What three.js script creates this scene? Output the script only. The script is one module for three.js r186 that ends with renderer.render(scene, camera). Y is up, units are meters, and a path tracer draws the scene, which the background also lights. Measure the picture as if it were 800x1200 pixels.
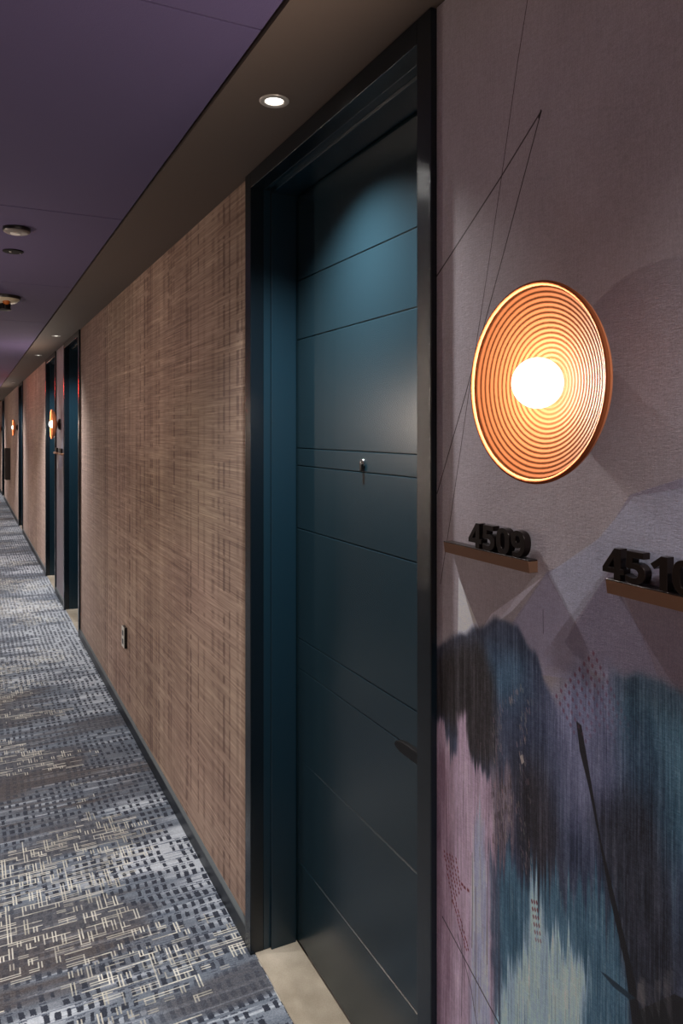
import * as THREE from 'three';
import { RoundedBoxGeometry } from 'three/addons/geometries/RoundedBoxGeometry.js';
import { FontLoader } from 'three/addons/loaders/FontLoader.js';
import { TextGeometry } from 'three/addons/geometries/TextGeometry.js';
import { RectAreaLightUniformsLib } from 'three/addons/lights/RectAreaLightUniformsLib.js';
import { mergeGeometries } from 'three/addons/utils/BufferGeometryUtils.js';

// ---------------------------------------------------------------- camera, exposure
// World: x to the right across the corridor, y up, -z along the corridor. "w" below is the distance along the corridor (-z).
const scene = new THREE.Scene();
scene.background = new THREE.Color(0x000000);
const F = 880, VPX = -38, HORIZON = 505.5, CAM_H = 1.629;
const YAW = Math.atan((400 - VPX) / F);
const camera = new THREE.PerspectiveCamera(2 * Math.atan(600 / F) * 180 / Math.PI, 800 / 1200, 0.05, 100);
camera.position.set(0, CAM_H, 0);
camera.rotation.set(0, -YAW, 0);
camera.setViewOffset(800, 1200, 0, 600 - HORIZON, 800, 1200);
camera.updateProjectionMatrix();
const renderer = new THREE.WebGLRenderer({ antialias: true });
renderer.toneMapping = THREE.LinearToneMapping;
renderer.toneMappingExposure = 1.12;
renderer.shadowMap.enabled = true;
renderer.shadowMap.type = THREE.PCFSoftShadowMap;
RectAreaLightUniformsLib.init();

const SCONCE_CD = 2.4, DOWN_CD = 10.5, EXIT_CD = 0.9;
const SCONCE_COLOR = new THREE.Color().setRGB(1.0, 0.82, 0.68);
const DOWN_COLOR = new THREE.Color().setRGB(1.0, 0.97, 0.94);

// ---------------------------------------------------------------- corridor dimensions
const XR = 0.80, XL = -0.90, H = 2.436, W0 = -4.2, W1 = 26;
const PERIOD = 6.83, FRAME_W = 1.065, RECESS = 0.14, PANEL_EDGE = 0.54;
const S0 = 0.835;                       // first sconce on the right-hand wall
const MURAL_W = 0.73;
const rightDoors = [-0.0625, 1.7325, 6.7675, 8.5625, 13.5975, 20.4275];
const rightMurals = [[S0 - MURAL_W / 2, S0 + MURAL_W / 2], [S0 + PERIOD - MURAL_W / 2, S0 + PERIOD + MURAL_W / 2]];
const rightSconces = [S0, S0 + PERIOD, S0 + 2 * PERIOD, S0 + 3 * PERIOD];
const L0 = 3.72;
const leftSconces = [L0 - PERIOD, L0, L0 + PERIOD, L0 + 2 * PERIOD];
const leftDoors = leftSconces.flatMap((s) => [s - 0.8975, s + 0.8975]);
const leftMurals = leftSconces.map((s) => [s - MURAL_W / 2, s + MURAL_W / 2]);

// ---------------------------------------------------------------- helpers
let seed = 12345;
const rnd = () => { seed = (seed * 1664525 + 1013904223) >>> 0; return seed / 4294967296; };
const hash = (x, y, s) => { let h = (x * 374761393 + y * 668265263 + s * 974711) | 0; h = Math.imul(h ^ (h >>> 13), 1274126177); return ((h ^ (h >>> 16)) >>> 0) / 4294967296; };
function noise(x, y, s = 0) {
  const xi = Math.floor(x), yi = Math.floor(y); let fx = x - xi, fy = y - yi;
  fx = fx * fx * (3 - 2 * fx); fy = fy * fy * (3 - 2 * fy);
  const a = hash(xi, yi, s), b = hash(xi + 1, yi, s), c = hash(xi, yi + 1, s), d = hash(xi + 1, yi + 1, s);
  return a + (b - a) * fx + (c - a) * fy + (a - b - c + d) * fx * fy;
}
const fbm = (x, y, s = 0) => noise(x, y, s) * 0.55 + noise(x * 2.1, y * 2.1, s + 7) * 0.28 + noise(x * 4.3, y * 4.3, s + 13) * 0.17;
const clamp = (v, a = 0, b = 1) => Math.min(b, Math.max(a, v));
const sst = (a, b, v) => { const t = clamp((v - a) / (b - a)); return t * t * (3 - 2 * t); };
const mix3 = (a, b, t) => [a[0] + (b[0] - a[0]) * t, a[1] + (b[1] - a[1]) * t, a[2] + (b[2] - a[2]) * t];
const newCanvas = (w, h) => { const c = document.createElement('canvas'); c.width = w; c.height = h; return c; };
function canvasTexture(c, srgb = true) {
  const t = new THREE.CanvasTexture(c);
  if (srgb) t.colorSpace = THREE.SRGBColorSpace;
  t.wrapS = t.wrapT = THREE.RepeatWrapping; t.magFilter = THREE.LinearFilter;
  return t;
}
function pixelTexture(w, h, fn, srgb = true) {
  const d = new Uint8Array(w * h * 4);
  for (let j = 0; j < h; j++) for (let i = 0; i < w; i++) {
    const c = fn(i, j), k = (j * w + i) * 4;
    d[k] = clamp(c[0], 0, 255); d[k + 1] = clamp(c[1], 0, 255); d[k + 2] = clamp(c[2], 0, 255); d[k + 3] = 255;
  }
  const t = new THREE.DataTexture(d, w, h);
  if (srgb) t.colorSpace = THREE.SRGBColorSpace;
  t.wrapS = t.wrapT = THREE.RepeatWrapping; t.magFilter = THREE.LinearFilter; t.needsUpdate = true;
  return t;
}
const used = {};
function uniqueName(n) { const k = used[n] = (used[n] ?? -1) + 1; return k ? `${n}_${String(k).padStart(3, '0')}` : n; }
function shade(o) { o.traverse((m) => { if (m.isMesh) { m.castShadow = true; m.receiveShadow = true; } }); return o; }
function mesh(name, geo, mat, parent) { const m = new THREE.Mesh(geo, mat); m.name = name; m.castShadow = m.receiveShadow = true; if (parent) parent.add(m); return m; }
function top(o, name, label, category, extra = {}) { o.name = uniqueName(name); o.userData = { label, category, ...extra }; scene.add(o); return o; }
function box(x0, x1, y0, y1, z0, z1) { const g = new THREE.BoxGeometry(x1 - x0, y1 - y0, z1 - z0); g.translate((x0 + x1) / 2, (y0 + y1) / 2, (z0 + z1) / 2); return g; }
function rbox(x0, x1, y0, y1, z0, z1, r = 0.002, seg = 2) { const g = new RoundedBoxGeometry(x1 - x0, y1 - y0, z1 - z0, seg, r); g.translate((x0 + x1) / 2, (y0 + y1) / 2, (z0 + z1) / 2); return g; }
// box geometry whose texture coordinates are metres (horizontal run, height)
function metreUV(g, u0 = 0, v0 = 0, su = 1, sv = 1) {
  const p = g.attributes.position, n = g.attributes.normal, uv = g.attributes.uv;
  for (let i = 0; i < p.count; i++) {
    const ax = Math.abs(n.getX(i)), ay = Math.abs(n.getY(i)), az = Math.abs(n.getZ(i));
    let u, v;
    if (ay > ax && ay > az) { u = p.getX(i); v = p.getZ(i); } else if (ax > az) { u = p.getZ(i); v = p.getY(i); } else { u = p.getX(i); v = p.getY(i); }
    uv.setXY(i, (u - u0) * su, (v - v0) * sv);
  }
  return g;
}

// ---------------------------------------------------------------- textures
// woven grasscloth wallcovering: 4 m x 2.436 m
const WPW = 2048, WPH = 2048;
const colW = new Float32Array(WPW), colN = new Float32Array(WPW);
{
  for (let i = 0; i < WPW; i++) { colN[i] = noise(i / 26, 3.3, 21); colW[i] = 0; }
  let x = 0;
  while (x < WPW) { const w = 4 + rnd() * 12, a = 0.35 + rnd() * 0.65; for (let k = -w; k <= w; k++) { const q = Math.round(x + k); if (q >= 0 && q < WPW) colW[q] = Math.max(colW[q], a * (1 - (k / w) ** 2)); } x += 14 + rnd() * 46; }
}
const rowD = new Float32Array(WPH), rowL = new Float32Array(WPH);
for (let j = 0; j < WPH; j++) { rowD[j] = hash(j >> 1, 5, 31); rowL[j] = hash(j, 9, 37); }
const wallpaperMap = pixelTexture(WPW, WPH, (i, j) => {
  const x = i / WPW * 4, y = j / WPH * H;
  const strand = noise(x * 9, j * 0.55, 3);                       // thin horizontal yarns
  const yarn = noise(x * 2.2, j * 0.34, 5);
  const patch = noise(x * 3.1, y * 5.0, 9);
  const gate = sst(0.32, 0.58, noise(x * 7, y * 34, 11) * 0.5 + noise(x * 16, y * 95, 12) * 0.5);
  const dark = colW[i] * gate * (0.35 + 0.65 * sst(0.25, 0.7, noise(i / 60, y * 2.1, 15)));
  let t = 0.5 + (strand - 0.5) * 0.40 + (yarn - 0.5) * 0.26 + (patch - 0.5) * 0.2 + (colN[i] - 0.5) * 0.22;
  t -= dark * 0.6;
  const slub = sst(0.80, 0.93, noise(x * 1.6, j * 0.21, 17)); t += slub * 0.16;
  const slubD = sst(0.84, 0.95, noise(x * 1.3 + 40, j * 0.17, 19)); t -= slubD * 0.2;
  const hue = noise(x * 1.2, y * 3, 23);
  const c = mix3([98, 72, 60], mix3([220, 188, 170], [210, 190, 162], hue), clamp(t, 0, 1.15));
  return c;
});
// carpet sections, 2.4 m of corridor each
const CARPET_L = 2.4, CPX = 0.0012;
function carpetTexture(k) {
  const cw = Math.round((XR - XL) / CPX), ch = Math.round(CARPET_L / CPX);
  const c = newCanvas(cw, ch), g = c.getContext('2d');
  const img = g.createImageData(cw, ch), d = img.data;
  const wOff = k * CARPET_L;
  const zoneAt = (x, w) => {                 // lateral metres, corridor metres
    const a = fbm(x * 1.1 + 3, w * 2.3, 41) * 0.62 + fbm(x * 2.4, w * 10, 43) * 0.26 + noise(x * 2.2, w * 46, 44) * 0.12;
    const lightAndDye = 0.09 * (sst(5.0, 6.2, w) - sst(8.4, 9.2, w)) + 0.06 * (sst(12, 12.6, w) - sst(13.6, 14.2, w)) - 0.05 * (sst(3.0, 3.5, w) - sst(4.3, 4.8, w));   // far pale stretches paint in light under the downlights; darker one is woven colour
    return a + 0.10 * sst(0.25, 0.75, x) - 0.035 + lightAndDye;
  };
  const mazeAt = (x, w) => fbm(x * 1.7 + 9, w * 2.6 + 4, 51) - 0.2 * sst(0.42, 0.72, x) + 0.10 * (1 - sst(0.3, 0.6, x)) * (sst(1.6, 2.0, w) - sst(3.0, 3.4, w));
  const slate = [75, 77, 85], blue = [100, 109, 122], pale = [172, 179, 189], brown = [70, 66, 69];
  for (let j = 0; j < ch; j++) for (let i = 0; i < cw; i++) {
    const x = XL + i * CPX, w = wOff + (ch - 1 - j) * CPX;
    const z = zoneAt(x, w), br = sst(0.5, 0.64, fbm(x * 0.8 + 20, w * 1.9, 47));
    let col = mix3(mix3(slate, brown, br), mix3(blue, slate, br * 0.4), sst(0.40, 0.50, z));
    col = mix3(col, pale, sst(0.52, 0.65, z));
    // fine yarn streaks running across the corridor
    const st = noise(x * 7, w * 260, 53), st2 = noise(x * 3.2, w * 95, 55);
    const amp = 0.35 + 0.65 * sst(0.38, 0.55, z);
    col = mix3(col, [196, 204, 214], sst(0.66, 0.86, st2) * 0.6 * amp);
    col = mix3(col, [58, 68, 86], sst(0.70, 0.9, st) * 0.65 * amp);
    // dark woven squares in a grid
    const gx = x / 0.0295 + (noise(w * 9, 2, 57) - 0.5) * 0.3, gw = w / 0.046;
    const ci = Math.floor(gx), cj = Math.floor(gw), fx = gx - ci, fw = gw - cj;
    const present = hash(ci, cj, 59 + 0) < 0.86;
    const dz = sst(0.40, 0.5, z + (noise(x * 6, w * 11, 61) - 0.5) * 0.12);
    if (present) {
      const sw = 0.26 + 0.28 * hash(ci, cj, 63), sh = 0.34 + 0.30 * hash(ci, cj, 65);
      const e = 0.05 * (noise(x * 420, w * 420, 67) - 0.5) * 2;
      if (Math.abs(fx - 0.5) < sw * 0.62 + e && Math.abs(fw - 0.34) < sh * 0.62 + e) col = mix3(col, [30, 36, 50], 0.34 + 0.58 * dz);
      else if (Math.abs(fx - 0.5) < 0.36 + e && Math.abs(fw - 0.80) < 0.055 + e && hash(ci, cj, 69) < 0.75) col = mix3(col, [40, 46, 62], 0.25 + 0.5 * dz);
    }
    const grain = (hash(i, j, 71) - 0.5) * 26 + (noise(i / 3, j / 3, 73) - 0.5) * 22;
    const q = (j * cw + i) * 4;
    d[q] = clamp(col[0] + grain, 0, 255); d[q + 1] = clamp(col[1] + grain, 0, 255); d[q + 2] = clamp(col[2] + grain, 0, 255); d[q + 3] = 255;
  }
  g.putImageData(img, 0, 0);
  // cream key-pattern yarn: short doubled bars across and along the corridor
  const cell = 0.026, P = (v) => v / CPX;
  const nx = Math.ceil((XR - XL) / cell), nw = Math.ceil(CARPET_L / cell);
  const t = P(0.0042), gap = P(0.0098);
  for (let b = 0; b < nw; b++) for (let a = 0; a < nx; a++) {
    const x = XL + a * cell, w = wOff + b * cell, m = mazeAt(x, w);
    if (m < 0.465) continue;
    const dens = sst(0.465, 0.58, m) * 0.5 + 0.18;
    const r = hash(a, b + k * 1000, 81), r2 = hash(a, b + k * 1000, 83), r3 = hash(a, b + k * 1000, 85), q = hash(a, b + k * 1000, 89);
    const tone = 150 + 62 * hash(a >> 1, b >> 1, 87 + k);
    g.fillStyle = `rgba(${tone + 10},${tone + 7},${tone - 4},${0.66 + 0.3 * r3})`;
    const px = P(x - XL), py = ch - P(w - wOff), e = hash(a >> 1, b, 88) < 0.5;
    if (r < dens * 0.55) { const len = P(cell) * (1 + Math.floor(r2 * 2.6)) + t; g.fillRect(px, py, len, t); if (e) g.fillRect(px, py + gap, len, t); }
    if (q < dens * 0.5) { const len = P(cell) * (1 + (r2 > 0.8 ? 1 : 0)) + t; g.fillRect(px, py - len + t, t, len); if (r3 > 0.3) g.fillRect(px + gap, py - len + t, t, len); }
  }
  // a few long drawn lines
  for (let q = 0; q < 4; q++) {
    g.strokeStyle = q % 2 ? 'rgba(40,46,58,0.65)' : 'rgba(190,194,202,0.55)'; g.lineWidth = 2.5;
    const x = rnd() * cw, y = rnd() * ch, a = (rnd() - 0.5) * 1.1 + (q % 2 ? 0 : Math.PI);
    g.beginPath(); g.moveTo(x, y); g.quadraticCurveTo(x + Math.cos(a) * 160, y + Math.sin(a) * 150, x + Math.cos(a + 0.5) * 330, y + Math.sin(a + 0.5) * 240); g.stroke();
  }
  return canvasTexture(c);
}
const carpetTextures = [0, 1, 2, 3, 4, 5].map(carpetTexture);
// small tiling relief textures
const feltMap = pixelTexture(512, 512, (i, j) => { const v = 128 + (hash(i, j, 91) - 0.5) * 120 + (noise(i / 4, j / 4, 93) - 0.5) * 60; return [v, v, v]; }, false);
const weaveMap = pixelTexture(512, 512, (i, j) => {
  const a = noise(i * 0.9, j * 0.08, 95), b = noise(i * 0.08, j * 0.9, 97), v = 60 + (a * 0.5 + b * 0.5) * 130 + (hash(i, j, 99) - 0.5) * 60;
  return [v, v, v];
}, false);
const orangePeel = pixelTexture(512, 512, (i, j) => { const v = 128 + (noise(i / 5, j / 5, 101) - 0.5) * 150 + (noise(i / 2.2, j / 2.2, 103) - 0.5) * 50; return [v, v, v]; }, false);
const stoneMap = pixelTexture(512, 512, (i, j) => { const n = fbm(i / 60, j / 60, 105), v = (n - 0.5) * 60 + (hash(i, j, 107) - 0.5) * 14; return [168 + v, 158 + v, 142 + v]; });

// mural print (0.73 m x 2.436 m); shapes are laid out in wall metres found from their direction in the photograph
const MW = 1024, MH = 2048;
function wallPoint(px, py) {
  const X = (px - 400) / F, Y = (HORIZON - py) / F, c = Math.cos(YAW), s = Math.sin(YAW);
  const k = XR / (X * c + s);
  return [(c - X * s) * k, CAM_H + Y * k];
}
function muralTexture(variant) {
  const w0 = S0 + MURAL_W / 2, toC = (px, py) => { const [w, y] = wallPoint(px, py); return [(w0 - w) / MURAL_W * MW, (H - y) / H * MH]; };
  const layer = () => { const c = newCanvas(MW, MH); return [c, c.getContext('2d')]; };
  const poly = (g, pts, fill) => { g.fillStyle = fill; g.beginPath(); pts.forEach((p, i) => { const q = toC(...p); i ? g.lineTo(...q) : g.moveTo(...q); }); g.closePath(); g.fill(); };
  const line = (g, pts, col, lw) => { g.strokeStyle = col; g.lineWidth = lw; g.lineCap = lw > 3.5 ? 'butt' : 'round'; g.beginPath(); pts.forEach((p, i) => { const q = toC(...p); i ? g.lineTo(...q) : g.moveTo(...q); }); g.stroke(); };
  // 1: flat translucent shapes
  const [ca, ga] = layer();
  ga.fillStyle = 'rgb(150,139,141)'; ga.fillRect(0, 0, MW, MH);
  poly(ga, [[500, -80], [880, -80], [880, 560], [738, 580], [710, 624], [680, 650], [642, 670], [624, 687], [586, 725], [549, 749], [515, 756], [500, 757]], 'rgba(172,162,164,0.45)');
  poly(ga, [[560, 745], [575, 720], [636, 676], [600, 716], [566, 742]], 'rgba(205,198,205,0.7)');
  poly(ga, [[537, 676], [562, 738], [550, 748], [536, 752]], 'rgba(212,210,216,0.9)');
  poly(ga, [[738, 580], [800, 560], [860, 560], [860, 830], [760, 800], [700, 790], [640, 780], [600, 730], [640, 671], [680, 650], [710, 624]], 'rgba(138,130,148,0.8)');
  poly(ga, [[742, 582], [860, 560], [860, 660], [715, 668], [672, 730], [642, 672], [700, 632]], 'rgba(164,164,176,0.75)');
  poly(ga, [[640, 672], [672, 730], [662, 752], [700, 800], [625, 790], [600, 735]], 'rgba(152,144,164,0.7)');
  poly(ga, [[713, 672], [661, 752], [672, 768], [720, 790], [770, 795], [762, 760]], 'rgba(122,114,134,0.6)');
  poly(ga, [[727, 690], [860, 720], [860, 840], [775, 805], [760, 765]], 'rgba(124,110,122,0.7)');
  // 2: paint layer with vertical drag
  const [cb, gb] = layer();
  const P = (pts, col, blur = 0) => { gb.filter = blur ? `blur(${blur}px)` : 'none'; poly(gb, pts, col); gb.filter = 'none'; };
  if (!variant) {
  P([[500, 757], [548, 748], [582, 727], [606, 730], [628, 770], [652, 835], [672, 890], [700, 850], [715, 800], [725, 789], [860, 826], [860, 1320], [500, 1320]], 'rgb(62,70,92)', 7);
  P([[640, 830], [668, 775], [722, 790], [740, 900], [740, 1010], [668, 960], [650, 890]], 'rgba(118,120,146,0.9)', 24);
  P([[560, 765], [610, 760], [625, 800], [590, 830], [566, 815]], 'rgba(62,96,118,0.9)', 26);
  P([[500, 762], [560, 752], [578, 790], [585, 900], [560, 905], [535, 850], [500, 845]], 'rgba(48,42,44,0.97)', 14);
  P([[600, 880], [640, 900], [655, 1000], [648, 1040], [620, 1035], [605, 960]], 'rgba(46,40,46,0.85)', 20);
  P([[722, 790], [860, 826], [860, 1060], [770, 1010], [735, 900]], 'rgba(74,110,126,0.9)', 18);
  P([[735, 820], [770, 840], [785, 1000], [770, 1120], [735, 1050], [722, 930]], 'rgba(40,60,80,0.8)', 24);
  P([[690, 940], [760, 930], [800, 1100], [800, 1320], [752, 1320], [720, 1080]], 'rgba(38,40,52,0.95)', 18);
  P([[800, 990], [860, 1000], [860, 1140], [800, 1120]], 'rgba(60,90,110,0.85)', 18);
  P([[585, 1000], [620, 1030], [650, 1040], [700, 1040], [728, 1100], [752, 1320], [560, 1320], [575, 1100]], 'rgba(70,106,126,0.97)', 10);
  P([[620, 1050], [628, 1044], [636, 1060], [640, 1090], [660, 1110], [690, 1125], [672, 1320], [575, 1320], [582, 1160], [610, 1120], [618, 1090]], 'rgba(184,207,220,0.97)', 7);
  P([[500, 845], [518, 850], [528, 878], [534, 880], [536, 832], [546, 836], [550, 880], [556, 900], [566, 910], [578, 930], [582, 1000], [578, 1320], [500, 1320]], 'rgb(190,164,180)', 4);
  P([[556, 960], [566, 960], [572, 1060], [576, 1320], [548, 1320], [552, 1060]], 'rgba(182,186,210,0.92)', 6);
  P([[500, 870], [524, 900], [530, 1000], [526, 1320], [500, 1320]], 'rgba(134,98,116,0.45)', 9);
  P([[574, 905], [600, 905], [604, 990], [580, 995]], 'rgba(128,110,116,0.75)', 7);
  P([[572, 1000], [584, 1010], [588, 1180], [578, 1180]], 'rgba(70,84,104,0.85)', 5);
  }
  // 3: composite with brush drag, dry-brush streaks and grain
  const A = ga.getImageData(0, 0, MW, MH).data, B = gb.getImageData(0, 0, MW, MH).data;
  const [cc, gc] = layer(); const out = gc.createImageData(MW, MH), O = out.data;
  for (let j = 0; j < MH; j++) for (let i = 0; i < MW; i++) {
    const lowHalf = sst(0.52, 0.62, j / MH), drag = ((noise(i / 7, j / 300, 121) - 0.5) * 70 + (noise(i / 2.2, j / 160, 123) - 0.5) * 40) * lowHalf + (noise(i / 40, j / 60, 125) - 0.5) * 22;
    const sj = clamp(Math.round(j + drag ), 0, MH - 1), si = clamp(Math.round(i + (noise(i / 22, j / 22, 127) - 0.5) * 8), 0, MW - 1);
    const q = (j * MW + i) * 4, qa = q, qb = (sj * MW + si) * 4;
    let al = B[qb + 3] / 255; al = sst(0.12, 0.88, al + (noise(i / 3, j / 26, 129) - 0.5) * 0.5 * (al > 0.02 && al < 0.98 ? 0.12 + 0.88 * lowHalf : 0));
    const st = (noise(i / 1.6, j / 70, 131) - 0.5) * 40 + (noise(i / 9, j / 120, 133) - 0.5) * 26 + (noise(i / 30, j / 40, 135) - 0.5) * 24 + (noise(i / 4, j / 5, 136) - 0.5) * 16;
    const wv = (hash(i, j, 137) - 0.5) * 22 + (noise(i / 2, j / 14, 139) - 0.5) * 8 + (noise(i / 14, j / 2, 141) - 0.5) * 8;
    const big = (fbm(i / 170, j / 170, 143) - 0.5) * 16;
    for (let ch = 0; ch < 3; ch++) { const b = B[qb + ch] + st; O[q + ch] = clamp((A[qa + ch] * (1 - al) + b * al + wv * (1 - 0.3 * al) + big * (1 - al)) * [1.13, 1.16, 1.21][ch], 0, 243); }
    O[q + 3] = 255;
  }
  gc.putImageData(out, 0, 0);
  if (variant) return canvasTexture(cc);
  // 4: drawn marks
  const g = gc, dash = (x, y, dx, dy, col, lw) => line(g, [[x, y], [x + dx, y + dy]], col, lw);
  line(g, [[621, -20], [606, 75], [587.5, 207], [573.7, 300], [548, 468], [531, 585], [516, 684]], 'rgba(44,32,36,0.85)', 2.0);
  line(g, [[634, 130], [589, 300], [545, 463], [512, 578]], 'rgba(34,22,26,0.9)', 2.4);
  line(g, [[634, 130], [587, 207], [527, 300], [508, 329]], 'rgba(34,22,26,0.9)', 2.4);
  line(g, [[634, 129], [631, 139]], 'rgba(26,16,20,1)', 5);
  line(g, [[636, 715], [636.5, 742]], 'rgba(60,52,70,0.6)', 2);
  line(g, [[518, 1074], [557, 1148], [590, 1210]], 'rgba(36,30,40,0.9)', 2.4);
  line(g, [[536, 1095], [552, 1160], [560, 1210]], 'rgba(46,40,50,0.8)', 2.0);
  for (const [x, y0, y1] of [[553, 1000, 1110], [557, 1040, 1190], [571, 1010, 1130], [584, 1040, 1190], [541, 1080, 1190]]) line(g, [[x, y0], [x + 0.6, (y0 + y1) / 2], [x - 0.4, y1]], 'rgba(92,84,96,0.55)', 3);
  // dry-brush strokes
  for (let q = 0; q < 260; q++) { const x = 517 + rnd() * 66, y = 860 + rnd() * 300; line(g, [[x, y], [x + (rnd() - 0.5) * 0.8, y + 14 + rnd() * 70]], rnd() < 0.55 ? `rgba(226,206,222,${0.08 + rnd() * 0.22})` : `rgba(112,84,104,${0.08 + rnd() * 0.25})`, 1.2 + rnd() * 2); }
  for (let q = 0; q < 420; q++) { const x = 586 + rnd() * 150, y = 1010 + rnd() * 190; line(g, [[x, y], [x, y + 10 + rnd() * 46]], rnd() < 0.5 ? `rgba(210,226,232,${0.05 + rnd() * 0.2})` : `rgba(52,92,114,${0.06 + rnd() * 0.22})`, 1 + rnd() * 1.8); }
  for (let q = 0; q < 520; q++) { const x = 560 + rnd() * 250, y = 790 + rnd() * 260; line(g, [[x, y], [x, y + 8 + rnd() * 40]], rnd() < 0.5 ? `rgba(150,160,180,${0.04 + rnd() * 0.12})` : `rgba(34,40,58,${0.06 + rnd() * 0.16})`, 1 + rnd() * 2); }
  // dark blade
  poly(g, [[675, 845], [681, 850], [693, 920], [704, 985], [722, 1060], [744, 1150], [760, 1260], [748, 1260], [732, 1130], [714, 1050], [700, 975], [689, 920], [679, 880]], 'rgba(20,19,26,0.92)');
  poly(g, [[703, 1138], [710, 1142], [745, 1170], [738, 1172], [718, 1156]], 'rgba(30,52,70,0.9)');
  poly(g, [[745, 1185], [790, 1165], [860, 1200], [860, 1300], [755, 1300]], 'rgba(22,22,28,0.9)');
  for (let q = 0; q < 16; q++) { const x = 740 + rnd() * 50, y = 1130 + rnd() * 40; poly(g, [[x, y], [x + 3 + rnd() * 5, y + 3], [x + 4 + rnd() * 5, y + 26 + rnd() * 22], [x - 1, y + 20]], `rgba(118,116,120,${0.1 + rnd() * 0.25})`); }
  // rows of small dashes
  const red = () => `rgba(${104 + rnd() * 24},${30 + rnd() * 14},${42 + rnd() * 14},0.85)`;
  for (let r = 0; r < 13; r++) for (let q = 0; q < 5; q++) { const x = 519 + q * 3.4 + r * 0.9 + rnd(), y = 996 + r * 5.2 + q * 2 + rnd() * 2; if (q < 5 - Math.max(0, r - 7)) dash(x, y, 1.2, 2.6, red(), 3.6); }
  for (let r = 0; r < 16; r++) for (let q = 0; q < 2; q++) { const x = 529 + r * 1.05 + q * 3 + rnd(), y = 1052 + r * 3.9 + rnd() * 2; dash(x, y, 1.0, 2.4, red(), 3.6); }
  for (const [x, y] of [[540, 1035], [543, 1039], [547, 1042]]) dash(x, y, 2.5, 2.5, red(), 4);
  for (let r = 0; r < 6; r++) for (let q = 0; q < 3; q++) dash(622.5 + q * 2.8 + r * 0.9, 1054 + r * 9 + q * 0.8, 1.2, 4.5, `rgba(118,46,62,${0.9 - r * 0.1})`, 4.4);
  for (let r = 0; r < 9; r++) for (let q = 0; q < 12; q++) {
    const x = 694 - r * 5.4 + q * 4.1, y = 764 + r * 6.3 + q * 8.4;
    if (q > 4 + (9 - r) * 0.7 + rnd() * 2) continue;
    dash(x, y, 2.2, 3.2, `rgba(122,70,94,${clamp(0.75 - q * 0.06, 0.12, 1)})`, 5);
  }
  const bead = [[[612, 802], [596, 818], [584, 838], [581, 862], [584, 890]], [[619, 815], [614, 840], [610, 870], [612, 900], [616, 935]], [[580, 915], [586, 930], [592, 950], [594, 975]], [[600, 930], [612, 960], [616, 1000], [620, 1030]]];
  for (const pts of bead) for (let s = 0; s < pts.length - 1; s++) for (let q = 0; q < 15; q++) {
    const t = rnd(), x = pts[s][0] + (pts[s + 1][0] - pts[s][0]) * t + (rnd() - 0.5) * 12, y = pts[s][1] + (pts[s + 1][1] - pts[s][1]) * t + (rnd() - 0.5) * 6;
    dash(x, y, 0.8, 3.5 + rnd() * 3, `rgba(${168 + rnd() * 40},${152 + rnd() * 30},${150 + rnd() * 30},${0.2 + rnd() * 0.4})`, 2.2);
  }
  for (let q = 0; q < 90; q++) { const x = 575 + rnd() * 26, y = 905 + rnd() * 85; dash(x, y, 0.6, 5 + rnd() * 5, rnd() < 0.5 ? `rgba(64,54,54,${0.3 + rnd() * 0.4})` : `rgba(176,156,158,${0.2 + rnd() * 0.4})`, 2.4); }
  poly(g, [[609, 886], [612, 884], [614, 893], [611, 896]], 'rgba(206,196,190,0.9)');
  return canvasTexture(cc);
}
const muralMap = muralTexture(0), greyMuralMap = muralTexture(1);

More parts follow.
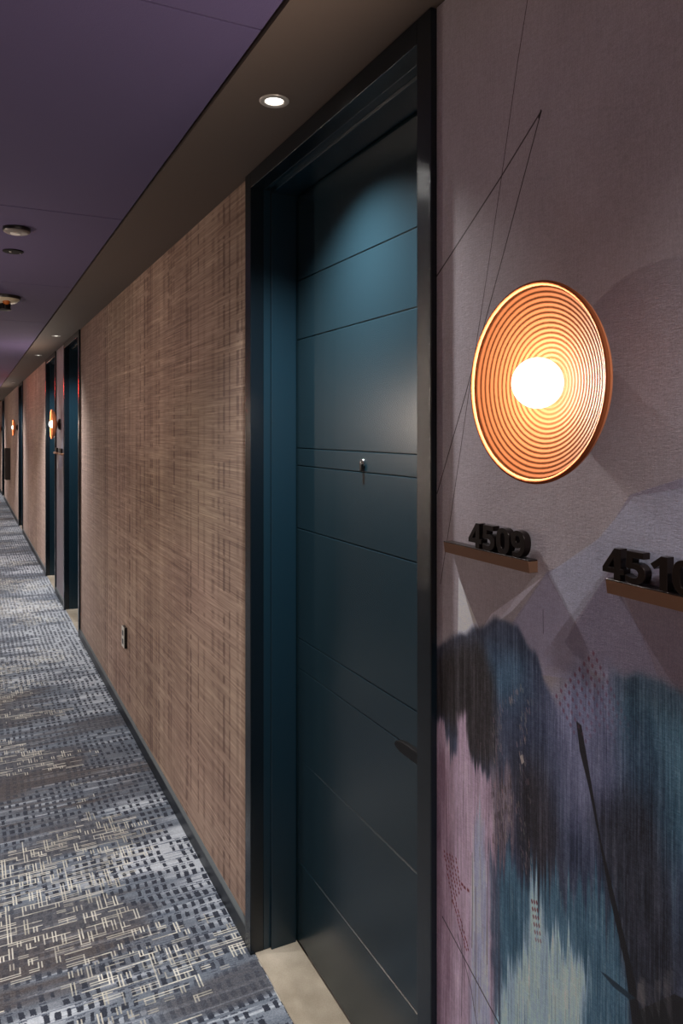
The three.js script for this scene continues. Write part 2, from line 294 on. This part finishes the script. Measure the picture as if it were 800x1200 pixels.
// ---------------------------------------------------------------- materials
const rep = (t, u, v) => { const c = t.clone(); c.repeat.set(u, v); c.needsUpdate = true; return c; };
const std = (o) => new THREE.MeshStandardMaterial(o);
const M = {
  wallpaper: new THREE.MeshPhysicalMaterial({ map: wallpaperMap, bumpMap: wallpaperMap, bumpScale: 0.001, roughness: 0.7, sheen: 1, sheenRoughness: 0.55, sheenColor: new THREE.Color().setRGB(0.62, 0.47, 0.42) }),
  mural: std({ map: muralMap, bumpMap: rep(weaveMap, 3, 8), bumpScale: 0.0006, roughness: 0.62 }),
  greyMural: std({ map: greyMuralMap, bumpMap: rep(weaveMap, 3, 8), bumpScale: 0.0006, roughness: 0.62 }),
  plaster: std({ color: 0x9a8d84, roughness: 0.85 }),
  soffit: std({ color: 0x534740, roughness: 0.8, bumpMap: rep(feltMap, 6, 6), bumpScale: 0.0002 }),
  purple: new THREE.MeshPhysicalMaterial({ color: 0x50466a, roughness: 0.95, sheen: 0.8, sheenRoughness: 0.5, sheenColor: new THREE.Color().setRGB(0.3, 0.27, 0.33), bumpMap: rep(feltMap, 4, 4), bumpScale: 0.0006 }),
  backing: std({ color: 0x15131a, roughness: 0.9 }),
  door: new THREE.MeshPhysicalMaterial({ color: 0x192d36, roughness: 0.27, bumpMap: rep(orangePeel, 5, 5), bumpScale: 0.00012 }),
  jamb: new THREE.MeshPhysicalMaterial({ color: 0x122a37, roughness: 0.26, bumpMap: rep(orangePeel, 6, 6), bumpScale: 0.0001 }),
  frame: new THREE.MeshPhysicalMaterial({ color: 0x0b161e, roughness: 0.2, bumpMap: rep(orangePeel, 6, 6), bumpScale: 0.0001 }),  // darker copy of the jamb colour, with the casing's shade put into it
  baseboard: std({ color: 0x11171d, roughness: 0.4 }),
  baseboardCap: std({ color: 0x5d6468, roughness: 0.4 }),
  stone: std({ map: stoneMap, roughness: 0.45 }),
  chrome: std({ color: 0xd9d9d6, roughness: 0.15, metalness: 1 }),
  black: std({ color: 0x0b0b0c, roughness: 0.35 }),
  lockBlack: std({ color: 0x0c0c0e, roughness: 0.4, metalness: 0.3 }),
  darkBronze: std({ color: 0x241c1b, roughness: 0.32, metalness: 0.6 }),
  bronze: std({ color: 0x94705a, roughness: 0.42, metalness: 0.7 }),
  copper: new THREE.MeshPhysicalMaterial({ color: new THREE.Color().setRGB(0.040, 0.0132, 0.0049), roughness: 0.7, specularIntensity: 0.05 }),
  copperBack: std({ color: 0xc9774c, roughness: 0.5 }),
  copperRim: new THREE.MeshPhysicalMaterial({ color: 0x8a4a2c, roughness: 0.7, specularIntensity: 0.1 }),
  globe: std({ color: 0xffffff, emissive: new THREE.Color().setRGB(1, 0.95, 0.88), emissiveIntensity: 1.6, roughness: 0.4 }),
  lens: std({ color: 0xffffff, emissive: new THREE.Color().setRGB(1, 0.96, 0.9), emissiveIntensity: 2.2, roughness: 0.4 }),
  trim: std({ color: 0xb9b2aa, roughness: 0.35, metalness: 0.3 }),
  reflector: std({ color: 0xe0dcd4, roughness: 0.25, metalness: 0.8 }),
  white: std({ color: 0xd8d4cc, roughness: 0.5 }),
  cream: std({ color: 0xc9bfa6, roughness: 0.45 }),
  amber: std({ color: 0xc06a2a, roughness: 0.2 }),
  steel: std({ color: 0xa9a7a2, roughness: 0.3, metalness: 0.9 }),
  exitRed: std({ color: 0x220000, emissive: new THREE.Color().setRGB(1, 0.05, 0.04), emissiveIntensity: 1.5 }),
  painted: std({ color: 0x2a2624, roughness: 0.5 }),
};

// ---------------------------------------------------------------- structure: floor
{
  const floor = new THREE.Group();
  top(floor, 'floor', 'corridor carpet in slate, blue grey and cream woven key pattern', 'floor', { kind: 'structure' });
  let k = -2;
  for (let w = k * CARPET_L; w < W1; w += CARPET_L, k++) {
    const a = Math.max(w, W0), b = Math.min(w + CARPET_L, W1);
    if (b <= a) continue;
    const g = box(XL, XR + 0.004, -0.01, 0, -b, -a), p = g.attributes.position, uv = g.attributes.uv;
    for (let i = 0; i < p.count; i++) uv.setXY(i, (p.getX(i) - XL) / (XR - XL), (-p.getZ(i) - w) / CARPET_L);
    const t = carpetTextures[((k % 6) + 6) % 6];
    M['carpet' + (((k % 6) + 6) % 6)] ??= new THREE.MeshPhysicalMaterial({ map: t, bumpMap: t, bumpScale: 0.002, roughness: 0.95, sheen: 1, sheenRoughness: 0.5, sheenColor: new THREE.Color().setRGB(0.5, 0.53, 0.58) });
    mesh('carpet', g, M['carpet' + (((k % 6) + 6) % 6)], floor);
  }
  mesh('slab', box(XL - 0.4, XR + 0.4, -0.15, -0.01, -W1 - 0.2, -W0 + 0.2), M.plaster, floor);
}
// ---------------------------------------------------------------- structure: walls
function buildWall(name, label, side, doors, murals) {
  const wall = new THREE.Group();
  top(wall, name, label, 'wall', { kind: 'structure' });
  const x = side > 0 ? XR : XL, back = x + side * 0.25, x0 = Math.min(x, back), x1 = Math.max(x, back);
  const cuts = doors.map((c) => [c - FRAME_W / 2, c + FRAME_W / 2]).sort((a, b) => a[0] - b[0]);
  const spans = []; let w = W0;
  for (const [a, b] of cuts) { if (a > w) spans.push([w, a]); w = b; }
  if (w < W1) spans.push([w, W1]);
  for (const [a, b] of spans) {
    const isMural = murals.some(([p, q]) => p < (a + b) / 2 && (a + b) / 2 < q && b - a < 0.9);
    const g = box(x0, x1, 0, H, -b, -a);
    const p = g.attributes.position, uv = g.attributes.uv;
    for (let i = 0; i < p.count; i++) {
      const ww = -p.getZ(i), y = p.getY(i);
      if (isMural) uv.setXY(i, side > 0 ? (b - ww) / (b - a) : (ww - a) / (b - a), y / H);
      else uv.setXY(i, side > 0 ? (b - ww) / 4 : (ww - a) / 4, y / H);
    }
    const m = mesh(isMural ? 'mural_panel' : 'wallcovering', g, isMural ? (side > 0 && a < 2 ? M.mural : M.greyMural) : M.wallpaper, wall);
    m.userData.label = isMural ? (side > 0 && a < 2 ? 'printed abstract mural in grey, navy, teal and lilac' : 'grey printed mural strip of overlapping translucent shapes') : 'woven tan grasscloth wallcovering';
  }
  mesh('wall_core', box(side > 0 ? XR + 0.25 : XL - 0.35, side > 0 ? XR + 0.35 : XL - 0.25, 0, H + 0.1, -W1, -W0), M.plaster, wall);
  const bb = new THREE.Group();
  top(bb, side > 0 ? 'baseboard_right' : 'baseboard_left', side > 0 ? 'dark low baseboard with grey cap along the right grasscloth wall' : 'dark low baseboard with grey cap along the left wall', 'baseboard', { kind: 'structure' });
  for (const [a, b] of spans) {
    const s = side;
    const g1 = box(Math.min(x, x - s * 0.011), Math.max(x, x - s * 0.011), 0, 0.056, -b, -a);
    mesh('board', g1, M.baseboard, bb);
    const sh = new THREE.Shape(); sh.moveTo(0, 0.056); sh.lineTo(0.011, 0.056); sh.lineTo(0.009, 0.0605); sh.lineTo(0.0035, 0.067); sh.lineTo(0, 0.067); sh.closePath();
    const g2 = new THREE.ExtrudeGeometry(sh, { depth: b - a, bevelEnabled: false });
    if (s > 0) { g2.scale(-1, 1, 1); const ix = g2.attributes.position; for (let i = 0; i < ix.count; i += 3) { for (const at of ['position', 'normal', 'uv']) { const A = g2.attributes[at], n = A.itemSize; for (let q = 0; q < n; q++) { const t = A.array[(i + 1) * n + q]; A.array[(i + 1) * n + q] = A.array[(i + 2) * n + q]; A.array[(i + 2) * n + q] = t; } } } g2.computeVertexNormals(); }
    g2.translate(x, 0, -b);
    mesh('cap', g2, M.baseboardCap, bb);
  }
  return wall;
}
buildWall('wall_right', 'corridor wall with woven tan wallcovering, recessed doors and printed mural', 1, rightDoors, rightMurals);
buildWall('wall_left', 'facing corridor wall with woven tan wallcovering and recessed doors', -1, leftDoors, leftMurals);
{
  const g = new THREE.Group(); top(g, 'wall_far', 'end wall of the corridor', 'wall', { kind: 'structure' });
  mesh('wall_surface', metreUV(box(XL - 0.3, XR + 0.3, 0, H + 0.1, -W1 - 0.2, -W1), 0, 0, 0.25, 1 / H), M.wallpaper, g);
  const b = new THREE.Group(); top(b, 'wall_back', 'wall closing the corridor behind the viewer', 'wall', { kind: 'structure' });
  mesh('wall_surface', metreUV(box(XL - 0.3, XR + 0.3, 0, H + 0.1, -W0, -W0 + 0.2), 0, 0, 0.25, 1 / H), M.wallpaper, b);
}
// ---------------------------------------------------------------- structure: ceiling
{
  const ceil = new THREE.Group(); top(ceil, 'ceiling', 'purple fabric ceiling panels between brown grey painted soffits', 'ceiling', { kind: 'structure' });
  mesh('slab', box(XL - 0.4, XR + 0.4, H + 0.075, H + 0.2, -W1 - 0.2, -W0 + 0.2), M.backing, ceil);
  const soffitGeo = (x0, x1, holes) => {            // plan shape with a round opening for each downlight
    const sh = new THREE.Shape(); sh.moveTo(x0, W0); sh.lineTo(x1, W0); sh.lineTo(x1, W1); sh.lineTo(x0, W1); sh.closePath();
    for (const [hx, hw] of holes) { const p = new THREE.Path(); p.absarc(hx, hw, 0.0245, 0, Math.PI * 2, true); sh.holes.push(p); }
    const g = new THREE.ExtrudeGeometry(sh, { depth: 0.075, bevelEnabled: false, curveSegments: 24 }); g.rotateX(-Math.PI / 2); g.translate(0, H, 0); return g;
  };
  const s1 = mesh('soffit', soffitGeo(PANEL_EDGE, XR + 0.3, rightDoors.map((w) => [0.67, w - 0.018])), M.soffit, ceil); s1.userData.label = 'brown grey painted soffit band';
  const s2 = mesh('soffit', soffitGeo(XL - 0.3, XL + 0.26, leftDoors.map((w) => [XL + 0.13, w])), M.soffit, ceil); s2.userData.label = 'brown grey painted soffit band';
  const L = 1.52;
  for (let w = 1.432 - 4 * L; w < W1; w += L) {
    const a = Math.max(w + 0.0025, W0), b = Math.min(w + L - 0.0025, W1);
    if (b - a < 0.05) continue;
    mesh('ceiling_panel', metreUV(rbox(XL + 0.268, PANEL_EDGE - 0.008, H + 0.004, H + 0.03, -b, -a, 0.0015, 1)), M.purple, ceil).userData.label = 'purple fabric ceiling panel';
  }
  mesh('panel_backing', box(XL + 0.26, PANEL_EDGE, H + 0.03, H + 0.075, -W1, -W0), M.backing, ceil);
}

// ---------------------------------------------------------------- doors
const grooves = [0.012, 0.27, 0.597, 0.88, 0.975, 1.323, 1.522, 1.577, 1.921, 2.108, 2.372];
function makeDoor() {
  const d = new THREE.Group(), hw = FRAME_W / 2, ci = hw - 0.05;
  // casing around the opening
  mesh('casing', rbox(-hw, -ci, 0, H - 0.001, -0.03, 0.0135, 0.002), M.frame, d);
  mesh('casing', rbox(ci, hw, 0, H - 0.001, -0.03, 0.0135, 0.002), M.frame, d);
  mesh('casing', rbox(-ci, ci, H - 0.051, H - 0.001, -0.03, 0.0135, 0.002), M.frame, d);
  // jamb lining and its stop
  for (const s of [-1, 1]) {
    mesh('jamb', rbox(s > 0 ? ci : -hw, s > 0 ? hw : -ci, 0.004, H - 0.001, -0.2, -0.03, 0.001, 1), M.jamb, d);
    mesh('jamb_stop', rbox(s > 0 ? ci - 0.011 : -ci, s > 0 ? ci : -ci + 0.011, 0.004, H - 0.051, -0.136, -0.052, 0.0015), M.jamb, d);
  }
  mesh('jamb', rbox(-ci, ci, H - 0.051, H - 0.001, -0.2, -0.03, 0.001, 1), M.jamb, d);
  mesh('jamb_stop', rbox(-ci + 0.011, ci - 0.011, H - 0.061, H - 0.051, -0.136, -0.052, 0.0015), M.jamb, d);
  // door leaf: boards with V joints on a core
  const lw = ci - 0.003;
  const leaf = mesh('leaf', box(-lw, lw, 0.008, H - 0.056, -0.185, -0.1445), M.door, d);
  for (let i = 0; i < grooves.length - 1; i++) {
    // each board has a small chamfer along its upper edge
    const y0 = grooves[i] + 0.0008, y1 = grooves[i + 1] - 0.0008, c = 0.0034, sh = new THREE.Shape();
    sh.moveTo(0.15, y0); sh.lineTo(RECESS, y0); sh.lineTo(RECESS, y1 - c); sh.lineTo(RECESS + c, y1); sh.lineTo(0.15, y1); sh.closePath();
    const g = new THREE.ExtrudeGeometry(sh, { depth: 2 * lw, bevelEnabled: false }); g.rotateY(Math.PI / 2); g.translate(-lw, 0, 0); metreUV(g);
    mesh('board', g, M.door, leaf);
  }
  // peephole
  const pr = new THREE.LatheGeometry([[0, 0.002], [0.005, 0.002], [0.006, 0.006], [0.009, 0.0065], [0.0105, 0.004], [0.011, 0]].map((p) => new THREE.Vector2(...p)), 32); pr.rotateX(Math.PI / 2);
  const peep = mesh('peephole', pr, M.chrome, d); peep.position.set(-0.027, 1.546, -RECESS);
  const pl = new THREE.SphereGeometry(0.005, 16, 10); pl.scale(1, 1, 0.5); const lens = mesh('lens', pl, M.black, peep); lens.position.z = 0.004;
  const cov = mesh('flap', rbox(-0.004, 0.008, -0.022, -0.002, 0.003, 0.011, 0.002), M.black, peep); cov.position.x = 0.002;
  // lever lock
  const hx = 0.365, hy = 0.905;
  const handle = mesh('lock_plate', rbox(hx - 0.033, hx + 0.033, hy - 0.12, hy + 0.15, -RECESS, -RECESS + 0.012, 0.004), M.lockBlack, d);
  const ns = new THREE.CylinderGeometry(0.011, 0.013, 0.036, 20); ns.rotateX(Math.PI / 2); ns.translate(hx, hy, -RECESS + 0.028); mesh('lever_neck', ns, M.lockBlack, handle);
  const ls = new THREE.Shape(); ls.moveTo(0.016, 0.012); ls.lineTo(-0.10, 0.012); ls.quadraticCurveTo(-0.138, 0.010, -0.142, -0.004); ls.quadraticCurveTo(-0.13, -0.012, -0.1, -0.012); ls.lineTo(0.016, -0.012); ls.quadraticCurveTo(0.024, 0, 0.016, 0.012);
  const lg = new THREE.ExtrudeGeometry(ls, { depth: 0.009, bevelEnabled: true, bevelSize: 0.002, bevelThickness: 0.002, bevelSegments: 2 }); lg.translate(hx, hy, -RECESS + 0.04); mesh('lever', lg, M.lockBlack, handle);
  const rd = new THREE.CylinderGeometry(0.006, 0.006, 0.002, 16); rd.rotateX(Math.PI / 2); rd.translate(hx, hy + 0.1, -RECESS + 0.0125); mesh('indicator', rd, M.chrome, handle);
  // stone threshold
  const th = mesh('threshold', metreUV(rbox(-ci, ci, -0.02, 0.004, -0.1405, -0.002, 0.001, 1), 0, 0, 1.2, 1.2), M.stone, d); th.userData.label = 'beige stone threshold';
  return d;
}
const doorProto = makeDoor();
const rightDoorLabels = ['dark teal door of the room beside sign 4510', 'dark teal grooved door with peephole beside sign 4509', 'blue teal door after the long grasscloth wall, before the narrow mural strip',
  'dark teal door just beyond the narrow mural strip and glowing sconce', 'dark door recess past the second grasscloth wall', 'farthest dark door at the end of the corridor'];
let doorNo = 0;
function placeDoor(w, side, label) {
  const o = doorNo ? doorProto.clone() : doorProto;
  doorNo++;
  o.position.set(side > 0 ? XR : XL, 0, -w); o.rotation.y = side > 0 ? -Math.PI / 2 : Math.PI / 2;
  o.name = `door_${doorNo}`; o.userData = { label, category: 'door', kind: 'structure' }; scene.add(o);
}
placeDoor(rightDoors[1], 1, rightDoorLabels[1]);
rightDoors.forEach((w, i) => { if (i !== 1) placeDoor(w, 1, rightDoorLabels[i]); });
leftDoors.forEach((w) => placeDoor(w, -1, 'dark teal door in the facing corridor wall, mirrored in the painted door'));

// ---------------------------------------------------------------- wall sconces
function makeSconce() {
  const s = new THREE.Group();       // faces +Z, origin on the wall
  const R = 0.1415, rings = 17, r0 = 0.018, pts = [], zRim = 0.081, zC = 0.047;
  const bowl = (r) => zC + (zRim - zC) * Math.pow(clamp(r / R), 2.2);
  const N = rings * 12;
  for (let i = 0; i <= N; i++) {
    const t = i / N, r = r0 + (R - 0.004 - r0) * t;
    const ph = (t * rings) % 1, rib = 0.5 - 0.5 * Math.cos(ph * Math.PI * 2);
    pts.push(new THREE.Vector2(r, bowl(r) + (rib - 0.6) * 0.0011));
  }
  const rim = [];
  for (let i = 0; i <= 10; i++) { const a = Math.PI - i / 10 * Math.PI * 1.45; rim.push(new THREE.Vector2(R - 0.001 + Math.cos(a) * 0.0035, zRim + 0.0005 + Math.sin(a) * 0.0035)); }
  const rg = new THREE.LatheGeometry(rim, 112); rg.rotateX(Math.PI / 2); mesh('rim', rg, M.copperRim, s);
  const g = new THREE.LatheGeometry(pts, 112); g.rotateX(Math.PI / 2);
  mesh('shade', g, M.copper, s).userData.label = 'copper orange disc of concentric ribs';
  const bp = [[R + 0.0015, zRim - 0.002], [R + 0.0005, zRim - 0.006], [R * 0.95, zRim - 0.015], [R * 0.78, zC + 0.006], [R * 0.5, zC - 0.007], [0.034, zC - 0.01], [0.034, zC - 0.016], [0, zC - 0.016]].map((p) => new THREE.Vector2(...p));
  const bgm = new THREE.LatheGeometry(bp, 96); bgm.rotateX(Math.PI / 2);
  mesh('shade_back', bgm, M.copperBack, s);
  const cp = [[0, 0.026], [0.03, 0.026], [0.052, 0.018], [0.056, 0.004], [0.056, 0]].map((p) => new THREE.Vector2(...p)).reverse();
  const cg = new THREE.LatheGeometry(cp, 48); cg.rotateX(Math.PI / 2); mesh('wall_canopy', cg, M.darkBronze, s);
  const st = new THREE.CylinderGeometry(0.012, 0.012, 0.04, 20); st.rotateX(Math.PI / 2); st.translate(0, 0, 0.03); mesh('stem', st, M.darkBronze, s);
  const hd = new THREE.CylinderGeometry(0.02, 0.02, 0.01, 24); hd.rotateX(Math.PI / 2); hd.translate(0, 0, zC); mesh('lamp_holder', hd, M.copper, s);
  const gl = new THREE.SphereGeometry(0.0365, 40, 28); const gm = mesh('globe', gl, M.globe, s); gm.position.z = 0.072; gm.userData.label = 'glowing white glass globe';
  return s;
}
const sconceProto = makeSconce();
const SCONCE_H = CAM_H + 0.069;
let sconceCount = 0;
function placeSconce(w, side, label, group) {
  const o = sconceCount++ ? sconceProto.clone() : sconceProto;
  o.position.set(side > 0 ? XR : XL, SCONCE_H, -w); o.rotation.y = side > 0 ? -Math.PI / 2 : Math.PI / 2;
  top(o, 'wall_sconce', label, 'sconce', { group });
  const l = new THREE.PointLight(SCONCE_COLOR, SCONCE_CD, 0, 2); l.name = 'sconce_light';
  l.position.set((side > 0 ? XR : XL) - side * 0.072, SCONCE_H, -w);
  l.castShadow = true; l.shadow.radius = 1.8; l.shadow.mapSize.set(1024, 1024); l.shadow.camera.near = 0.04; scene.add(l);
}
const rsl = ['round copper ribbed wall sconce with glowing globe above sign 4509', 'copper disc sconce seen edge-on, lit in front of the narrow mural strip', 'small lit sconce on the pinkish wall beyond the third dark door', 'tiniest far lit sconce next to the farthest dark door'];
rightSconces.forEach((w, i) => placeSconce(w, 1, rsl[i], 'copper wall sconces'));
leftSconces.forEach((w) => placeSconce(w, -1, 'copper ribbed sconce on the facing corridor wall', 'copper wall sconces on the facing wall'));

// ---------------------------------------------------------------- recessed downlights
function makeDownlight() {
  const d = new THREE.Group();
  const ring = new THREE.LatheGeometry([[0.024, 0.03], [0.024, 0.0], [0.0255, -0.003], [0.034, -0.0032], [0.0365, -0.001], [0.0365, 0.001]].map((p) => new THREE.Vector2(...p)), 40); mesh('trim_ring', ring, M.trim, d);
  const ref = new THREE.LatheGeometry([[0.0238, -0.001], [0.0228, 0.005], [0.021, 0.0105]].map((p) => new THREE.Vector2(...p)), 40); mesh('reflector', ref, M.reflector, d);
  const len = new THREE.LatheGeometry([[0, -0.0022], [0.008, -0.0019], [0.015, -0.0006], [0.0195, 0.002], [0.0212, 0.006]].map((p) => new THREE.Vector2(...p)), 32); mesh('lamp_face', len, M.lens, d);
  return d;
}
const downProto = makeDownlight(); let downCount = 0;
function placeDownlight(x, w, label, group) {
  const o = downCount++ ? downProto.clone() : downProto;
  o.position.set(x, H - 0.0005, -w); top(o, 'recessed_downlight', label, 'downlight', { group });
  const l = new THREE.SpotLight(DOWN_COLOR, DOWN_CD, 0, 1.08, 0.75, 2); l.name = 'downlight_beam';
  l.position.set(x, H - 0.006, -w); l.target.position.set(x, 0, -w); l.castShadow = true; l.shadow.radius = 0.8; l.shadow.mapSize.set(1024, 1024); l.shadow.camera.near = 0.02;
  scene.add(l); scene.add(l.target); l.target.name = 'downlight_aim';
}
const dl = ['recessed downlight in the soffit above the door of room 4510', 'recessed downlight in the soffit above the door beside sign 4509', 'recessed downlight above the door before the narrow mural strip', 'recessed downlight above the door just beyond the narrow mural strip', 'recessed downlight above the third dark door recess', 'recessed downlight above the farthest dark door'];
rightDoors.forEach((w, i) => placeDownlight(0.67, w - 0.018, dl[i], 'soffit downlights over the doors'));
leftDoors.forEach((w) => placeDownlight(XL + 0.13, w, 'recessed downlight in the facing soffit over the facing doors', 'downlights in the facing soffit'));

// ---------------------------------------------------------------- room number signs
const font = await new FontLoader().loadAsync('fonts/droid/droid_sans_bold.typeface.json');
const SIGN_Y = CAM_H - 0.2035;
function makeSign(text, wLeft, wRight, digitsFrom, label) {
  const s = new THREE.Group(), L = wLeft - wRight;     // local x runs right as seen from the corridor
  s.position.set(XR, SIGN_Y, -wLeft); s.rotation.y = -Math.PI / 2;
  top(s, 'room_number_sign', label, 'sign', { group: 'room number signs' });
  const sh = new THREE.Shape(); sh.moveTo(0, 0); sh.lineTo(0.018, 0); sh.lineTo(0.0155, -0.017); sh.lineTo(0, -0.017); sh.closePath();
  const lg = new THREE.ExtrudeGeometry(sh, { depth: L, bevelEnabled: true, bevelSize: 0.0008, bevelThickness: 0.0008, bevelSegments: 2 });
  lg.rotateY(-Math.PI / 2); lg.translate(L, 0, 0);
  const ledge = mesh('ledge', lg, M.bronze, s); ledge.userData.label = 'brushed bronze ledge';
  mesh('ledge_top', rbox(-0.001, L + 0.001, 0, 0.0025, 0, 0.0188, 0.001, 1), M.darkBronze, s);
  const pitch = 0.0375;
  [...text].forEach((ch, i) => {
    const g = new TextGeometry(ch, { font, size: 0.042, depth: 0.0115, curveSegments: 10, bevelEnabled: true, bevelSize: 0.0007, bevelThickness: 0.001, bevelSegments: 2 });
    g.computeBoundingBox(); const bb = g.boundingBox, cx = (bb.min.x + bb.max.x) / 2;
    g.translate(-cx, -bb.min.y, 0); g.scale(1.16, 0.043 / (bb.max.y - bb.min.y), 1);
    const m = mesh('digit', g, M.darkBronze, s); m.position.set(digitsFrom + pitch * i, 0.0025, 0.005); m.userData.label = 'dark raised digit ' + ch;
  });
  const dots = []; let q = 7;
  for (let c = 0; c < 5; c++) for (let a = 0; a < 2; a++) for (let b = 0; b < 3; b++) { q = (q * 37 + 11) % 101; if (q < 52) { const g = new THREE.SphereGeometry(0.0008, 8, 6); g.translate(L * 0.42 + c * 0.006 + a * 0.0024 - 0.012, -0.0055 - b * 0.0024, 0.0172 - (0.0055 + b * 0.0024) * 0.147 + 0.0011); dots.push(g); } }
  mesh('braille', mergeGeometries(dots), M.bronze, s);
  return s;
}
makeSign('4509', 1.1495, 0.918, 0.0925, 'dark raised room number 4509 on the bronze ledge nearer the grooved teal door');
makeSign('4510', 0.7586, 0.527, 0.011, 'raised room number 4510 overhanging the end of its bronze ledge');
function makeFarSign(w, label) {
  const s = new THREE.Group(); s.position.set(XR, SIGN_Y, -w); s.rotation.y = -Math.PI / 2;
  top(s, 'room_number_sign', label, 'sign', { group: 'room number signs' });
  mesh('ledge', rbox(-0.118, 0.118, -0.017, 0, 0, 0.034, 0.0015, 1), M.bronze, s);
  for (let i = 0; i < 4; i++) { const m = mesh('digit', rbox(-0.012, 0.012, 0, 0.043, 0.008, 0.028, 0.003, 1), M.darkBronze, s); m.position.x = -0.06 + i * 0.0395; }
}
makeFarSign(S0 + PERIOD + 0.2, 'small dark number sign beside the door just beyond the narrow mural');
makeFarSign(S0 + PERIOD - 0.2, 'small dark number sign beside the blue teal door before the narrow mural');

// ---------------------------------------------------------------- ceiling devices
function lathe(name, pts, mat, parent, seg = 40) { return mesh(name, new THREE.LatheGeometry(pts.map((p) => new THREE.Vector2(...p)), seg), mat, parent); }
{
  const d = new THREE.Group(); d.position.set(0.175, H + 0.004, -3.26); top(d, 'smoke_detector', 'round grey smoke detector with pale centre on the purple ceiling', 'detector');
  lathe('base', [[0.052, 0], [0.052, -0.012], [0.049, -0.014]], M.black, d);
  lathe('housing', [[0.049, -0.012], [0.048, -0.017], [0.04, -0.021], [0.02, -0.022], [0, -0.022]], std({ color: 0x77706a, roughness: 0.5 }), d);
  const p = mesh('indicator', new THREE.CylinderGeometry(0.02, 0.018, 0.004, 28), M.white, d); p.position.set(-0.004, -0.0235, 0);
  const e = new THREE.Group(); e.position.set(0.183, H + 0.004, -3.68); top(e, 'ceiling_sensor', 'flat black round sensor with a tiny white dot on the purple ceiling', 'sensor');
  lathe('housing', [[0.044, 0], [0.044, -0.004], [0.04, -0.006], [0.012, -0.006], [0, -0.006]], M.black, e);
  e.children[0].material = std({ color: 0x0a090a, roughness: 0.95 });
  const dot = mesh('indicator', new THREE.SphereGeometry(0.005, 12, 8), M.white, e); dot.position.set(-0.012, -0.006, 0.012);
  const q = mesh('screw', new THREE.SphereGeometry(0.003, 10, 8), M.steel, e); q.position.set(0.03, -0.006, -0.01);
  const f = new THREE.Group(); f.position.set(0.2, H + 0.004, -4.93); top(f, 'ceiling_alarm', 'cream domed ceiling alarm with amber lens and finned black tip', 'alarm');
  lathe('base', [[0.088, 0], [0.088, -0.016], [0.082, -0.018]], M.black, f);
  lathe('housing', [[0.082, -0.016], [0.08, -0.024], [0.066, -0.036], [0.045, -0.044], [0.03, -0.047], [0, -0.047]], M.cream, f);
  const al = mesh('lens', new THREE.SphereGeometry(0.022, 20, 14), M.amber, f); al.position.set(0.006, -0.036, 0.046);
  for (let i = 0; i < 12; i++) { const a = i / 12 * Math.PI * 2, g = rbox(-0.002, 0.002, -0.082, -0.045, -0.006, 0.006, 0.001, 1); const fin = mesh('fin', g, M.black, f); fin.position.set(Math.cos(a) * 0.03, 0, Math.sin(a) * 0.03); fin.rotation.y = -a; }
  lathe('tip', [[0.036, -0.078], [0.036, -0.084], [0.02, -0.088], [0, -0.088]], M.painted, f);
  lathe('core', [[0.02, -0.044], [0.02, -0.08]], M.black, f);
}
// ---------------------------------------------------------------- wall outlet
{
  const o = new THREE.Group(); o.position.set(XR, 0.472, -4.33); o.rotation.y = -Math.PI / 2;
  top(o, 'wall_outlet', 'small black wall outlet with steel face low on the grasscloth wall', 'outlet');
  mesh('box', rbox(-0.036, 0.036, -0.058, 0.058, 0, 0.016, 0.002), M.black, o);
  mesh('cover_plate', rbox(-0.036, 0.034, -0.056, 0.058, 0.016, 0.019, 0.001, 1), M.white, o);
  for (const y of [-0.024, 0.024]) mesh('socket', rbox(-0.017, 0.017, y - 0.014, y + 0.014, 0.018, 0.0205, 0.001, 1), M.black, o);
}
// ---------------------------------------------------------------- far wall cabinet
{
  const o = new THREE.Group(); o.position.set(XR, 0.62, -17.2); o.rotation.y = -Math.PI / 2;
  top(o, 'wall_cabinet', 'dark upright cabinet on the far pinkish wall beyond the small sconce', 'cabinet');
  mesh('body', rbox(-0.16, 0.16, 0, 0.66, 0, 0.09, 0.004), M.painted, o);
  const d = mesh('door', rbox(-0.15, 0.15, 0.01, 0.65, 0.09, 0.1, 0.003), M.painted, o);
  mesh('handle', rbox(0.11, 0.125, 0.28, 0.38, 0.1, 0.112, 0.003), M.steel, d);
}
// ---------------------------------------------------------------- red lit sign hanging in the middle of the corridor (outside the frame, its glow tints the far walls)
{
  const o = new THREE.Group(); o.position.set(-0.1, H, -12.6); top(o, 'hanging_exit_sign', 'red lit sign box hanging from the ceiling in mid corridor', 'sign');
  mesh('stem', box(-0.01, 0.01, -0.03, 0.004, -0.01, 0.01), M.black, o);
  mesh('housing', rbox(-0.16, 0.16, -0.22, -0.03, -0.02, 0.02, 0.004), M.black, o);
  mesh('lit_face', rbox(-0.145, 0.145, -0.205, -0.045, 0.02, 0.023, 0.001, 1), M.exitRed, o);
  mesh('lit_face', rbox(-0.145, 0.145, -0.205, -0.045, -0.023, -0.02, 0.001, 1), M.exitRed, o);
  for (const s of [-1, 1]) {
    const l = new THREE.RectAreaLight(new THREE.Color().setRGB(1, 0.06, 0.04), EXIT_CD / (0.29 * 0.16), 0.29, 0.16); l.name = 'exit_sign_light';
    l.position.set(-0.1, H - 0.125, -12.6 + s * 0.026); l.lookAt(-0.1, H - 0.125, -12.6 + s * 5); scene.add(l);
  }
}
renderer.render(scene, camera);
